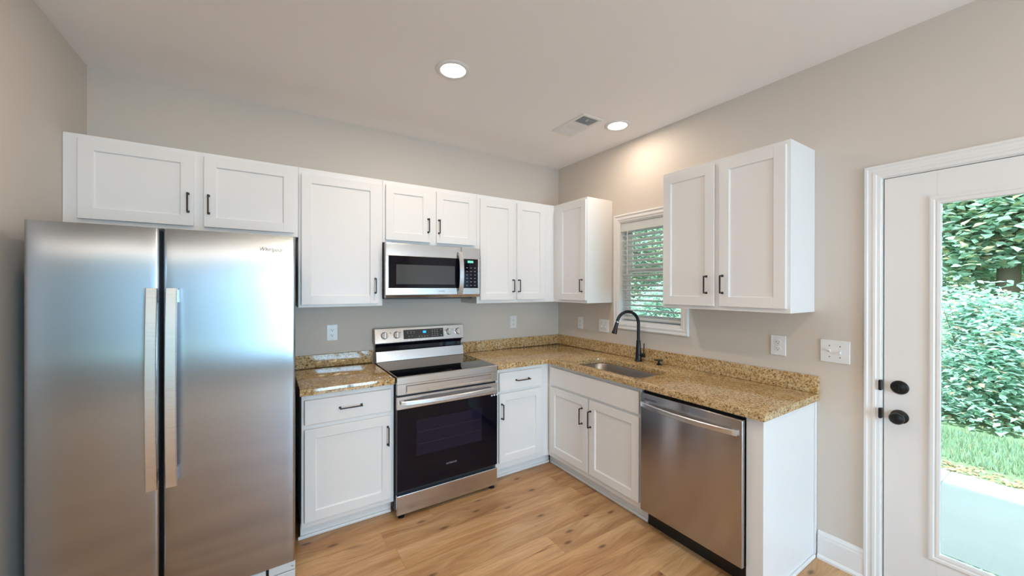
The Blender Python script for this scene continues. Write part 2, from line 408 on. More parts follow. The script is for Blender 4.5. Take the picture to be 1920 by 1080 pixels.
# ------------------------------------------------------------------ room shell
def struct(mb, name, m, **k): return mb.build(name, m, kind='structure', **k)
struct(MB().box(XF, 0, YR, 0, -.1, 0), 'floor', m_floor)
struct(MB().box(XF-.15, .15, YR-.15, .15, H, H+.12), 'ceiling', m_ceil)
struct(MB().box(XF-.15, .15, 0, .15, -.1, H), 'wall_back', m_wall)
WB = (-1.432, -.835, 1.212, 2.072)     # window opening y0,y1,z0,z1
DB = (-3.447, -2.521, 0, 2.058)        # door opening
mb = MB()
mb.box(0, .15, WB[1], 0, -.1, H); mb.box(0, .15, WB[0], WB[1], -.1, WB[2]); mb.box(0, .15, WB[0], WB[1], WB[3], H)
mb.box(0, .15, DB[1], WB[0], -.1, H); mb.box(0, .15, DB[0], DB[1], DB[3], H); mb.box(0, .15, YR, DB[0], -.1, H)
struct(mb, 'wall_right', m_wall)
struct(MB().box(XL-.12, XL, -1.25, 0, 0, H), 'wall_left', m_wall)
DR = (-5.5, -2.7, 0, 2.2)
mb = MB(); mb.box(XF, DR[0], YR-.15, YR, -.1, H); mb.box(DR[1], .15, YR-.15, YR, -.1, H); mb.box(DR[0], DR[1], YR-.15, YR, DR[3], H)
struct(mb, 'wall_rear', m_wall)
mb = MB()  # unseen wall brought forward for an added glazed door that supplies daylight
mb.box(-2.45, -1.90, -6.35, -6.2, 0, H); mb.box(-.62, -.0005, -6.35, -6.2, 0, H); mb.box(-1.90, -.62, -6.35, -6.2, 2.1, H); mb.box(-2.45, -2.3, YR, -6.35, 0, H)
struct(mb, 'wall_patio', m_wall)
mb = MB()
for a, b in ((-1.90, -1.84), (-.68, -.62), (-1.29, -1.23)): mb.box(a, b, -6.31, -6.25, 0, 2.1, .003)
mb.box(-1.84, -.68, -6.31, -6.25, 2.03, 2.1, .003); mb.box(-1.84, -.68, -6.31, -6.25, 0, .09, .003)
d3 = struct(mb, 'added_door_3', m_trim)
MB().box(-1.84, -.68, -6.283, -6.277, .09, 2.03).build('glass', m_glass, d3)
WL = (-5.7, -3.5, .6, 2.1)
mb = MB(); mb.box(XF-.15, XF, YR-.15, WL[0], -.1, H); mb.box(XF-.15, XF, WL[1], 0, -.1, H)
mb.box(XF-.15, XF, WL[0], WL[1], -.1, WL[2]); mb.box(XF-.15, XF, WL[0], WL[1], WL[3], H)
struct(mb, 'wall_side', m_wall)
mb = MB()
for a, b in ((DR[0], DR[0]+.06), (DR[1]-.06, DR[1]), (-4.13, -4.07)): mb.box(a, b, YR-.11, YR-.05, 0, DR[3], .003)
mb.box(DR[0]+.06, DR[1]-.06, YR-.11, YR-.05, DR[3]-.07, DR[3], .003); mb.box(DR[0]+.06, DR[1]-.06, YR-.11, YR-.05, 0, .09, .003)
d2 = struct(mb, 'added_door_2', m_trim)  # unseen glazed door added as a daylight source
MB().box(DR[0]+.06, DR[1]-.06, YR-.083, YR-.077, .09, DR[3]-.07).build('glass', m_glass, d2)
mb = MB()
for a, b in ((WL[0], WL[0]+.05), (WL[1]-.05, WL[1]), (-4.63, -4.57)): mb.box(XF-.11, XF-.05, a, b, WL[2], WL[3], .003)
mb.box(XF-.11, XF-.05, WL[0]+.05, WL[1]-.05, WL[3]-.05, WL[3]); mb.box(XF-.11, XF-.05, WL[0]+.05, WL[1]-.05, WL[2], WL[2]+.05)
w2 = struct(mb, 'added_window_2', m_trim)  # side window out of view, added to let in daylight
MB().box(XF-.083, XF-.077, WL[0]+.05, WL[1]-.05, WL[2]+.05, WL[3]-.05).build('glass', m_glass, w2)

# moulded casing: profile across its width, mitred corners
CASP = [(0, 0), (0, .0155), (.004, .018), (.012, .018), (.016, .0135), (.030, .0125), (.034, .0155), (.044, .0145), (.048, .0105), (.060, .009), (.064, .006), (.064, 0)]
def casing(mb, path, closed, wall='B'):
    # path: outer corners (u,z); casing runs inwards (to the right of travel)
    n = len(path); rings = []
    for i, (u, z) in enumerate(path):
        def dirn(a, b): d = Vector((b[0]-a[0], b[1]-a[1])); return d.normalized()
        if closed or 0 < i < n-1:
            d0 = dirn(path[i-1], path[i]); d1 = dirn(path[i], path[(i+1) % n]); n0 = Vector((d0.y, -d0.x)); n1 = Vector((d1.y, -d1.x)); mi = (n0+n1)/(1+n0.dot(n1))
        else:
            d1 = dirn(path[i], path[i+1]) if i == 0 else dirn(path[i-1], path[i]); mi = Vector((d1.y, -d1.x))
        rings.append([mb.bm.verts.new(W3(wall, u+mi.x*w, z+mi.y*w, t+.0002)) for w, t in CASP])
    rr = rings + ([rings[0]] if closed else [])
    for A, B in zip(rr, rr[1:]):
        k = len(A)
        for i in range(k): mb.bm.faces.new((A[i], A[(i+1) % k], B[(i+1) % k], B[i]))
    if not closed: mb.bm.faces.new(rings[0]); mb.bm.faces.new(rings[-1][::-1])
    return mb

# kitchen window
mb = MB()
uo0, uo1, zo0, zo1 = .778, 1.489, 1.146, 2.138
casing(mb, [(uo0, zo0), (uo0, zo1), (uo1, zo1), (uo1, zo0)], True)
win = struct(mb, 'window_1', m_trim)
mb = MB(); y0, y1, z0, z1 = WB; t = .008
mb.box(0, .12, y1-t, y1, z0, z1); mb.box(0, .12, y0, y0+t, z0, z1); mb.box(0, .12, y0+t, y1-t, z1-t, z1); mb.box(0, .12, y0+t, y1-t, z0, z0+t)
mb.build('jamb', m_trim, win)
a, b = y0+t, y1-t
zm = 1.652
for (x, za, zb) in ((.082, z0+t, zm+.02), (.104, zm-.02, z1-t)):
    mb = MB(); mb.box(x, x+.02, a, a+.035, za, zb, .002); mb.box(x, x+.02, b-.035, b, za, zb, .002); mb.box(x, x+.02, a+.035, b-.035, za, za+.04, .002); mb.box(x, x+.02, a+.035, b-.035, zb-.04, zb, .002)
    mb.build('sash', m_trim, win)
mb = MB(); mb.box(.090, .094, a+.03, b-.03, z0+t+.03, zm); mb.box(.112, .116, a+.03, b-.03, zm, z1-.04); mb.build_each('glass', m_glass, win)

# blind hung inside the window opening
bl = thing('window_blind', 'white slatted blind hanging inside the window over the sink', 'blind', (.03, -1.13, z1-.01))
ya, yb = y0+.014, y1-.014
MB().box(.012, .058, ya, yb, z1-.055, z1-.011, .003).build('headrail', m_blind, bl)
MB().box(.002, .011, ya-.004, yb+.004, z1-.082, z1-.010, .003).build('valance', m_blind, bl)
nsl = 0; zz = 1.268
Rt = Matrix.Rotation(math.radians(19), 3, 'Y')
while zz < z1-.075:
    mb = MB(); mb.obox((.034, (ya+yb)/2, zz), (.0245, (yb-ya)/2, .0014), Rt, .0008)
    mb.build('slat', m_blind, bl); zz += .0425; nsl += 1
MB().box(.010, .058, ya, yb, 1.232, 1.252, .004).build('bottom_rail', m_blind, bl)
for yc in (-.975, -1.30):
    mb = MB()
    for xx in (.0075, .0605): mb.tube([(xx, yc, 1.25), (xx, yc, z1-.05)], .0009, 6)
    mb.tube([(.0335, yc+.004, 1.25), (.0335, yc+.004, z1-.05)], .0011, 6)
    mb.build('ladder_cord', m_blind, bl)
MB().tube([(-.006, -.925, z1-.07), (-.007, -.925, 1.62)], .004, 8).build('tilt_wand', m_blind, bl)

# exterior door with full glass
mb = MB()
casing(mb, [(2.459, 0), (2.459, 2.120), (3.51, 2.120), (3.51, 0)], False)
door = struct(mb, 'door_1', m_trim)
mb = MB(); mb.box(0, .15, DB[1]-.0065, DB[1], 0, DB[3]); mb.box(0, .15, DB[0], DB[0]+.0065, 0, DB[3]); mb.box(0, .15, DB[0]+.0065, DB[1]-.0065, DB[3]-.0065, DB[3]); mb.box(.06, .15, DB[0]+.0065, DB[1]-.0065, 0, .018)
mb.build('jamb', m_trim, door)
MB().box(.046, .06, DB[1]-.012, DB[1]-.0065, .018, DB[3]-.0065).build('weatherstrip', m_dark, door)
sy0, sy1, sz0, sz1 = DB[0]+.010, -2.5315, .012, 2.048
gy0, gy1, gz0, gz1 = sy0+.195, -2.722, .278, 1.893
mb = MB(); xa, xb = .003, .046
mb.box(xa, xb, gy1+.012, sy1, sz0, sz1, .0015); mb.box(xa, xb, sy0, gy0-.012, sz0, sz1, .0015)
mb.box(xa, xb, gy0-.012, gy1+.012, gz1+.012, sz1); mb.box(xa, xb, gy0-.012, gy1+.012, sz0, gz0-.012)
mb.build('door_slab', m_trim, door)
mb = MB()
LP = [(0, 0), (0, .006), (.006, .0095), (.016, .0095), (.021, .005), (.027, .0075), (.036, .0065), (.040, .001), (.040, 0)]
_c = CASP; CASP = LP
casing(mb, [(2.684, gz0-.038), (2.684, gz1+.038), (-gy0+.038, gz1+.038), (-gy0+.038, gz0-.038)], True)
CASP = _c
for v in mb.bm.verts: v.co.x += xa
mb.build('glass_frame', m_trim, door)
MB().box(.020, .028, gy0, gy1, gz0, gz1).build('glass', m_glass, door)
yk = -2.588
db = MB().lathe((xa, yk, 1.018), (-1, 0, 0), [(0, 0), (.033, 0), (.033, .005), (.029, .010), (.014, .012), (.011, .013), (0, .013)]).build('deadbolt', m_black, door, True)
MB().box(xa-.026, xa-.012, yk-.004, yk+.004, 1.000, 1.036, .003).build('thumb_turn', m_black, db)
MB().lathe((xa, yk, .875), (-1, 0, 0), [(0, 0), (.033, 0), (.033, .005), (.027, .009), (.013, .013), (.012, .030), (.020, .036), (.0275, .046), (.028, .056), (.023, .064), (.012, .068), (0, .068)]).build('door_knob', m_black, door, True)
for zc in (1.018, .878):
    MB().box(.004, -.0205, DB[1]-.0075, DB[1]+.006, zc-.026, zc+.026, .0045, 3).build('strike_plate', m_black, door)

# baseboard between the cabinet end panel and the door casing
BP = [(0, 0), (-.024, 0), (-.024, .012), (-.017, .022), (-.0145, .024), (-.0145, .118), (-.0125, .128), (-.0125, .134), (-.009, .142), (-.005, .150), (0, .152)]
mb = MB().prism([(-p[0]*-1-.0003, p[1]) for p in BP], -2.4585, -2.2665, 'y'); struct(mb, 'baseboard_right', m_trim)
mb = MB().prism([(XL-p[0]+.0003, p[1]) for p in BP], -1.25, -.01, 'y'); struct(mb, 'baseboard_left', m_trim)

# ------------------------------------------------------------------ cabinets
UD, ZT, ZB = .308, 2.2803, 1.3696
def upper(fr, label, u0, u1, z0, doors, base=.0015, z1=ZT, fill=None):
    a = W3(fr, (u0+u1)/2, z0, .16); t = thing('wall_cabinet', label, 'cabinet', a)
    fbox(MB(), fr, u0+.0006, u1-.0006, z0, z1, base, UD, .0012).build('body', m_cab, t)
    for (d0, d1, e0, e1, hu, hz) in doors:
        d = shaker(fr, t, 'door', d0, d1, e0, e1, UD+.0003)
        bar_handle(fr, d, hu, hz, UD+.019, .105)
    return t
upper('A', 'long low white wall cabinet with two doors above the steel refrigerator', XL+.001, -2.431, 1.826,
      [(-3.404, -2.951, 1.850, 2.257, -2.975, 1.979), (-2.906, -2.456, 1.850, 2.257, -2.884, 1.979)])
upper('A', 'tall white wall cabinet with one wide door between refrigerator and microwave', -2.431, -1.900, ZB,
      [(-2.414, -1.931, 1.388, 2.240, -1.953, 1.514)])
upper('A', 'short white wall cabinet with two small doors directly above the microwave', -1.900, -1.136, 1.829,
      [(-1.880, -1.546, 1.848, 2.248, -1.563, 1.975), (-1.494, -1.160, 1.848, 2.250, -1.477, 1.975)])
upper('A', 'tall white two door wall cabinet right of the microwave, ending at the room corner', -1.136, -.3085, ZB,
      [(-1.110, -.779, 1.397, 2.245, -.787+.0, 1.518), (-.742, -.433, 1.397, 2.252, -.735+.008, 1.518)])
upper('B', 'narrow white single door wall cabinet left of the window, in the room corner', .002, .7515, ZB,
      [(.392, .7465, 1.393, 2.258, .708, 1.521)])
upper('B', 'white two door wall cabinet between the window and the glazed door', 1.4894, 2.2464, ZB,
      [(1.501, 1.851, 1.392, 2.256, 1.806, 1.523), (1.883, 2.229, 1.394, 2.256, 1.904, 1.524)])

BD = .610; CT = .876
def kick(mb, fr, u0, u1, n=.540):
    fbox(mb, fr, u0, u1, .0005, .098, n-.015, n)
def toe_shoe(fr, t, u0, u1, n=.540):
    mb = MB(); fbox(mb, fr, u0, u1, .0005, .020, n+.0003, n+.014, .005); return mb.build('shoe_moulding', m_cab, t)
# left of the range
t = thing('base_cabinet', 'white base cabinet with one drawer and one door between refrigerator and range', 'cabinet', (-2.167, -.3, 0))
mb = MB(); fbox(mb, 'A', -2.4315, -1.9005, .098, CT-.0005, .0015, BD, .0012); kick(mb, 'A', -2.4315, -1.9005); mb.build('body', m_cab, t)
toe_shoe('A', t, -2.445, -1.9005)
d = slab('A', t, 'drawer', -2.416, -1.921, .700, .843, BD+.0003); bar_handle('A', d, -2.166, .774, BD+.019, .128, False)
d = shaker('A', t, 'door', -2.416, -1.921, .133, .672, BD+.0003); bar_handle('A', d, -1.944, .545, BD+.019, .118)
# right of the range
t = thing('base_cabinet', 'narrow white base cabinet with drawer and door between range and corner', 'cabinet', (-.87, -.3, 0))
mb = MB(); fbox(mb, 'A', -1.127, -.6105, .098, CT-.0005, .0015, BD, .0012); kick(mb, 'A', -1.127, -.5545); mb.build('body', m_cab, t)
toe_shoe('A', t, -1.127, -.556)
d = slab('A', t, 'drawer', -1.104, -.697, .700, .845, BD+.0003); bar_handle('A', d, -.891, .775, BD+.019, .125, False)
d = shaker('A', t, 'door', -1.104, -.700, .148, .682, BD+.0003); bar_handle('A', d, -1.083, .549, BD+.019, .115)
# sink base
t = thing('base_cabinet', 'wide white sink base cabinet with two doors left of the dishwasher', 'cabinet', (-.3, -1.1, 0))
mb = MB()
fbox(mb, 'B', .6115, 1.555, .098, CT-.0005, BD-.02, BD, .0012)         # face frame
fbox(mb, 'B', .6115, .630, .098, CT-.0005, .0015, BD-.02); fbox(mb, 'B', 1.537, 1.555, .098, CT-.0005, .0015, BD-.02)
fbox(mb, 'B', .630, 1.537, .098, .116, .0015, BD-.02); kick(mb, 'B', .5405, 1.555)
mb.build('body', m_cab, t)
toe_shoe('B', t, .556, 1.555)
slab('B', t, 'false_drawer_front', .652, 1.544, .703, .847, BD+.0003)
d = shaker('B', t, 'door', .652, 1.088, .143, .684, BD+.0003); bar_handle('B', d, 1.032, .549, BD+.019, .118)
d = shaker('B', t, 'door', 1.104, 1.544, .143, .684, BD+.0003); bar_handle('B', d, 1.121, .549, BD+.019, .118)
# end panel
t = thing('cabinet_end_panel', 'plain white end panel closing the counter run right of the dishwasher', 'panel', (-.3, -2.21, 0))
mb = MB(); fbox(mb, 'B', 2.174, 2.2515, .0005, CT-.0005, .0015, BD, .001); mb.build('panel', m_cab, t)
mb = MB(); fbox(mb, 'B', 2.2518, 2.259, .0005, CT-.001, .0015, .020, .002); mb.build('scribe_moulding', m_cab, t)
mb = MB(); fbox(mb, 'B', 2.2518, 2.2640, .0005, .018, .026, BD, .004); mb.build('shoe_moulding', m_cab, t)

# ------------------------------------------------------------------ countertops
def rrect(x0, x1, y0, y1, r, n=8):
    P_ = []
    for cx, cy, a in ((x1-r, y1-r, 0), (x0+r, y1-r, PI/2), (x0+r, y0+r, PI), (x1-r, y0+r, 3*PI/2)):
        for i in range(n+1): P_.append((cx+r*math.cos(a+i*PI/2/n), cy+r*math.sin(a+i*PI/2/n)))
    return P_
SK = (-.578, -.232, -1.500, -.842)
def slab_poly(outer, holes, z0, z1, bev=.0028):
    mb = MB(); bm = mb.bm; es = []
    for loop in [outer]+holes:
        vs = [bm.verts.new((x, y, z1)) for x, y in loop]
        es += [bm.edges.new((vs[i], vs[(i+1) % len(vs)])) for i in range(len(vs))]
    r = bmesh.ops.triangle_fill(bm, use_beauty=True, use_dissolve=False, edges=es)
    top = [g for g in r['geom'] if isinstance(g, bmesh.types.BMFace)]
    ex = bmesh.ops.extrude_face_region(bm, geom=top)
    for g in ex['geom']:
        if isinstance(g, bmesh.types.BMVert): g.co.z = z0
    bmesh.ops.recalc_face_normals(bm, faces=bm.faces)
    be = [e for e in bm.edges if len(e.link_faces) == 2 and abs(e.verts[0].co.z-e.verts[1].co.z) < 1e-6 and e.verts[0].co.z > z1-1e-5 and e.calc_face_angle(0) > 1]
    bmesh.ops.bevel(bm, geom=be, offset=bev, segments=3, affect='EDGES', profile=.5)
    return mb
t = thing('countertop', 'short golden granite countertop between refrigerator and range', 'countertop', (-2.17, -.3, CT))
slab_poly([(-2.442, -.648), (-1.904, -.648), (-1.904, -.0015), (-2.442, -.0015)], [], CT, .914).build('slab', m_gran, t, True)
MB().box(-2.442, -1.904, -.0215, -.0015, .9145, 1.008, .002).build('backsplash', m_gran, t)
t = thing('countertop', 'large L-shaped golden granite countertop around the sink', 'countertop', (-.3, -.3, CT))
slab_poly([(-1.128, -.648), (-.648, -.648), (-.648, -2.271), (-.0015, -2.271), (-.0015, -.0015), (-1.128, -.0015)], [rrect(*SK, .085)], CT, .914).build('slab', m_gran, t, True)
MB().box(-1.128, -.0015, -.0215, -.0015, .9145, 1.010, .002).build('backsplash', m_gran, t)
MB().box(-.0215, -.0015, -2.271, -.022, .9145, 1.010, .002).build('backsplash', m_gran, t)

# sink bowl
mb = MB(); bm = mb.bm
lv = [(-.030, CT-.0008), (.006, CT-.0008), (.004, CT-.004), (0, CT-.010), (-.004, .700), (-.012, .682), (-.030, .672), (-.09, .668)]
rings = []
for off, z in lv:
    o_ = -off if z < CT-.003 else -off
    x0_, x1_, y0_, y1_ = SK[0]-off, SK[1]+off, SK[2]-off, SK[3]+off
    if z > CT-.002 and off < 0: x0_, x1_, y0_, y1_ = SK[0]-.012, SK[1]+.012, SK[2]-.02, SK[3]+.02
    r_ = max(.02, .085+(off if off < .01 else 0))
    rings.append([bm.verts.new((x, y, z)) for x, y in rrect(x0_, x1_, y0_, y1_, r_)])
for A, B in zip(rings, rings[1:]):
    k = len(A)
    for i in range(k): bm.faces.new((A[i], A[(i+1) % k], B[(i+1) % k], B[i]))
bm.faces.new(rings[-1])
sink = thing('sink', 'undermount stainless steel sink bowl set in the granite counter', 'sink', (-.405, -1.17, .668))
mb.build('bowl', m_sink, sink, True)
MB().lathe((-.405, -1.17, .6682), (0, 0, 1), [(0, 0), (.043, 0), (.043, .002), (.036, .003), (.030, .001), (0, .001)]).build('drain', m_chrome, sink, True)

# faucet
fx, fy = -.092, -1.111
t = thing('faucet', 'tall black gooseneck kitchen faucet standing behind the sink', 'faucet', (fx, fy, .914))
MB().lathe((fx, fy, .9143), (0, 0, 1), [(0, 0), (.030, 0), (.030, .006), (.026, .011), (.0245, .020), (.0235, .045), (.019, .10), (.0165, .155), (.0168, .163), (.0135, .168), (0, .168)]).build('base', m_black, t, True)
R_ = .098; zs = 1.215
pts = [(fx, fy, 1.06), (fx, fy, 1.14), (fx, fy, zs)]
ddx, ddy = -.96, .28
ddn = math.hypot(ddx, ddy); ddx /= ddn; ddy /= ddn
for i in range(1, 19):
    a = i*math.radians(168)/18
    d_ = R_*(1-math.cos(a)); pts.append((fx+ddx*d_, fy+ddy*d_, zs+R_*math.sin(a)))
MB().tube(pts, .0125, 16).build('neck', m_black, t, True)
e = Vector(pts[-1]); dr = (Vector(pts[-1])-Vector(pts[-2])).normalized()
MB().cyl(e-dr*.001, e+dr*.007, .0130).build('collar', m_chrome, t, True)
MB().lathe(e+dr*.007, dr, [(0, 0), (.0135, 0), (.0145, .010), (.0165, .055), (.0205, .082), (.0205, .088), (.017, .092), (0, .092)]).build('spray_head', m_black, t, True)
MB().cyl((fx, fy, .968), (fx+.004, fy-.056, .966), .0150).build('lever_hub', m_black, t, True)
MB().tube([(fx+.004, fy-.047, .968), (fx+.005, fy-.048, 1.00), (fx+.006, fy-.0485, 1.062)], [.0042, .004, .0036], 10).build('lever', m_black, t, True)

t = thing('sink_stopper', 'small black flat-topped sink stopper standing on the counter beside the faucet', 'sink stopper', (-.080, -1.292, .914))
mb = MB().lathe((-.080, -1.292, .9143), (0, 0, 1), [(0, 0), (.021, 0), (.021, .004), (.012, .009), (.0085, .014), (.0085, .030), (.013, .034), (0, .034)]); mb.build('stem', m_black, t, True)
mb = MB(); prof = []
for i in range(48):
    a = 2*PI*i/48; prof.append((-.080+(.032+.006*math.cos(3*a))*math.cos(a), -1.292+(.032+.006*math.cos(3*a))*math.sin(a)))
mb.prism(prof, .9465, .9525, 'z'); mb.build('cap', m_black, t, True)

# ------------------------------------------------------------------ refrigerator
FX0, FX1, FYF = -3.386, -2.476, -.880
fr = thing('refrigerator', 'large stainless side-by-side refrigerator against the left wall', 'refrigerator', ((FX0+FX1)/2, -.45, 0))
MB().box(FX0+.006, FX1-.006, -.800, -.045, .028, 1.748, .004).build('body', m_gap, fr)
mb = MB()
for x in (FX0+.06, FX1-.06):
    for y in (-.76, -.10): mb.cyl((x, y, .0005), (x, y, .029), .02)
mb.build_each('foot', m_dark, fr, True)
def fdoor(x0, x1):
    mb = MB(); n = 18; sec = []
    r = .012
    # front surface very slightly crowned, with rounded vertical edges
    for i in range(n+1):
        u = i/n; x = x0+r+(x1-x0-2*r)*u; sec.append((x, FYF-.0000+.0035*(2*u-1)**2))
    yl = sec[0][1]
    left = [(x0+r-r*math.sin(a), yl+r-r*math.cos(a)) for a in [PI/2*k/5 for k in range(1, 6)]]
    right = [(x1-r+r*math.sin(a), yl+r-r*math.cos(a)) for a in [PI/2*k/5 for k in range(1, 6)]]
    prof = [(x1, -.806), (x0, -.806)] + left[::-1] + sec + right
    mb.prism(prof, .096, 1.762, 'z')
    return mb
dl = fdoor(FX0, -2.9965).build('freezer_door', m_fr, fr, True)
dd = fdoor(-2.9830, FX1).build('refrigerator_door', m_fr, fr, True)
def fhandle(x0, x1, d):
    z0, z1 = .628, 1.497; w = (x1-x0); xc = (x0+x1)/2; pts = []
    for i in range(25):
        u = i/24; z = z0+(z1-z0)*u; pts.append((xc, FYF-.034-.020*math.sin(PI*u), z))
    mb = MB().tube(pts, 0, sq=(w, .014, (0, -1, 0)))
    for z in (z0+.035, z1-.035): mb.box(xc-w*.38, xc+w*.38, FYF+.0025, FYF-.034, z-.03, z+.03, .003)
    return mb.build('handle', m_hd, d, False)
fhandle(-3.033, -2.9965, dl); fhandle(-2.969, -2.931, dd)
text('Whirlpool', 'logo', .030, m_logo, dd, (-2.583, FYF-.0001, 1.690), ROT_A, .0008, .25, .78)
MB().box(-2.996, -2.984, -.812, -.806, .10, 1.755).build('gasket', m_dark, fr)
mb = MB(); mb.box(FX0+.01, -2.602, -.862, -.800, .022, .083, .003); mb.build('kick_grille', m_white_metal, fr)
mb = MB(); mb.box(-2.590, FX1+.001, -.872, -.800, .052, .0935, .002); mb.build('hinge_bracket', m_white_metal, fr)
mb = MB(); mb.box(-2.586, FX1+.001, -.874, -.800, .012, .048, .003); mb.build('leg_cover', m_white_metal, fr)
MB().lathe((-2.488, -.868, .070), (0, 0, 1), [(0, 0), (.008, 0), (.008, .004), (.004, .006), (.004, .024), (0, .0255)], 16).build('hinge_pin', m_chrome, fr, True)

# ------------------------------------------------------------------ microwave
mwx0, mwx1, mz0, mz1 = -1.897, -1.146, 1.424, 1.822
mw = thing('microwave_oven', 'stainless over-the-range microwave mounted under the short wall cabinet', 'microwave', (-1.52, -.2, mz0))
MB().box(mwx0+.002, mwx1-.002, -.352, -.002, mz0+.006, mz1, .002).build('body', m_gap, mw)
MB().box(mwx0+.03, mwx1-.05, -.345, -.06, mz0-.008, mz0+.005, .002).build('bottom_vent', m_dark, mw)
xs = -1.311
mb = MB(); F0, F1 = -.356, -.385
wz0, wz1, wx0, wx1 = 1.499, 1.729, -1.876, -1.313
mb.box(mwx0, xs-.001, F0, F1, wz1, mz1-.001, .003); mb.box(mwx0, xs-.001, F0, F1, mz0+.024, wz0, .002)
mb.box(mwx0, wx0, F0, F1, wz0-.001, wz1+.001, .002); mb.prism([(F0, mz0+.0255), (F1, mz0+.0255), (F1+.014, mz0+.003), (F0, mz0)], mwx0, xs-.001, 'x')
md = mb.build('door', m_st, mw)
MB().box(wx0-.002, xs-.0012, F0-.002, F1+.002, wz0-.001, wz1+.001).build('door_glass', m_glassblk, md)
MB().box(-1.822, -1.366, F1+.0025, F1+.0008, 1.526, 1.669, .0005).build('window', m_mwwin, md)
hx = -1.325; pts = []
for i in range(21):
    u = i/20; pts.append((hx, F1-.012-.030*math.sin(PI*u)**.8, 1.447+.333*u))
mb = MB().tube(pts, 0, sq=(.036, .010, (0, -1, 0)))
for z in (1.462, 1.765): mb.box(hx-.012, hx+.012, F1+.001, F1-.014, z-.012, z+.012, .002)
mb.build('handle', m_hd, md)
text('SAMSUNG', 'logo', .011, m_logo, md, (-1.475, F1-.0002, 1.474), ROT_A, .0004)
mb = MB(); mb.box(xs+.001, mwx1, F0, F1, wz1, mz1-.001, .003); mb.box(xs+.001, mwx1, F0, F1, mz0+.024, wz0, .002); mb.box(-1.163, mwx1, F0, F1, wz0-.001, wz1+.001, .002)
mb.prism([(F0, mz0+.0255), (F1, mz0+.0255), (F1+.014, mz0+.003), (F0, mz0)], xs+.001, mwx1, 'x')
mp_ = mb.build('control_panel', m_st, mw)
MB().box(xs+.001, -1.162, F0-.002, F1+.0015, wz0-.001, wz1+.001).build('control_glass', m_glassblk, mp_)
MB().box(-1.256, -1.206, F1+.001, F1-.0002, 1.699, 1.717).build('display', m_ledg, mp_)
mb = MB()
for r_ in range(6):
    for c_ in range(3): mb.box(-1.268+c_*.035, -1.254+c_*.035, F1+.001, F1-.0002, 1.518+r_*.028, 1.5215+r_*.028)
mb.build_each('key_print', m_mark, mp_)

# ------------------------------------------------------------------ range
rx0, rx1 = -1.8955, -1.1455; RF = -.668
rg = thing('range', 'freestanding stainless electric range with black glass cooktop and oven door', 'stove', (-1.52, -.35, 0))
MB().box(rx0+.003, rx1-.003, -.625, -.025, .03, .905, .002).build('body', m_gap, rg)
for x in (rx0+.035, rx1-.035):
    for y in (-.642, -.08):
        MB().lathe((x, y, .0005), (0, 0, 1), [(0, 0), (.022, 0), (.022, .006), (.010, .010), (.010, .031), (0, .031)], 16).build('foot', m_dark, rg, True)
MB().box(rx0-.004, rx0+.004, -.58, -.55, .045, .085, .002).build('side_bracket', m_dark, rg)
# cooktop: steel rim, black ceramic plate
mb = MB()
mb.box(rx0-.002, rx0+.006, RF+.006, -.085, .9145, .920, .001); mb.box(rx1-.006, rx1+.002, RF+.006, -.085, .9145, .920, .001)
mb.prism([(-.640, .905), (-.640, .9195), (RF+.006, .9195), (RF, .915), (RF, .8735), (-.640, .8735)], rx0, rx1, 'x')
mb.build('cooktop_frame', m_st, rg)
MB().box(rx0+.006, rx1-.006, RF+.020, -.090, .906, .9205, .0008).build('cooktop', m_ctop, rg)
# control fascia below the cooktop with a recessed panel
mb = MB(); a0, a1 = rx0+.001, rx1-.001
mb.box(a0, a0+.058, -.640, RF, .803, .872, .0015); mb.box(a1-.048, a1, -.640, RF, .803, .872, .0015)
mb.box(a0+.058, a1-.048, -.640, RF, .860, .872, .001); mb.box(a0+.058, a1-.048, -.640, RF, .803, .812, .001)
v = [mb.bm.verts.new(p) for p in ((a0+.058, RF, .812), (a1-.048, RF, .812), (a1-.048, RF, .860), (a0+.058, RF, .860), (a0+.068, RF+.007, .820), (a1-.058, RF+.007, .820), (a1-.058, RF+.007, .853), (a0+.068, RF+.007, .853))]
for i in range(4): mb.bm.faces.new((v[i], v[(i+1) % 4], v[4+(i+1) % 4], v[4+i]))
mb.bm.faces.new(v[4:])
mb.build('front_fascia', m_st, rg)
MB().box(rx0+.006, rx1-.006, -.650, -.626, .170, .802).build('recess', m_dark, rg)
# oven door
dz0, dz1, dzs = .176, .790, .708
mb = MB(); mb.box(rx0-.002, rx1+.001, -.650, RF, dzs, dz1, .003); od = mb.build('oven_door', m_st, rg)
MB().box(rx0, rx1-.001, -.651, RF+.0005, dz0, dzs-.0006, .0015).build('door_glass', m_glassblk, od)
MB().box(-1.768, -1.276, RF+.001, RF+.0001, .385, .622, .0003).build('window', m_ovwin, od)
mb = MB()
for z in (.46, .54): mb.box(-1.760, -1.284, RF+.0004, RF-.00015, z, z+.0014)
mb.build_each('oven_rack', mat('rack_through_glass', (.035, .03, .045), .4), od)
pts = []
for i in range(25):
    u = i/24; pts.append((rx0+.022+(rx1-rx0-.044)*u, RF-.018-.030*math.sin(PI*u)**.7, .752))
mb = MB().tube(pts, 0, sq=(.026, .014, (0, -1, 0)))
for x in (rx0+.036, rx1-.036): mb.box(x-.012, x+.012, RF+.001, RF-.022, .742, .762, .002)
mb.build('handle', m_hd, od)
mb = MB()
for a, b in ((.16, .30), (.36, .50)):
    mb.box(rx0+a, rx0+b, RF+.001, RF-.0002, .7735, .7755)
mb.build_each('vent_slot', m_dark, od)
text('SAMSUNG', 'logo', .0165, m_logo2, od, (-1.516, RF-.0001, .282), ROT_A, .0004, 0, 1.05)
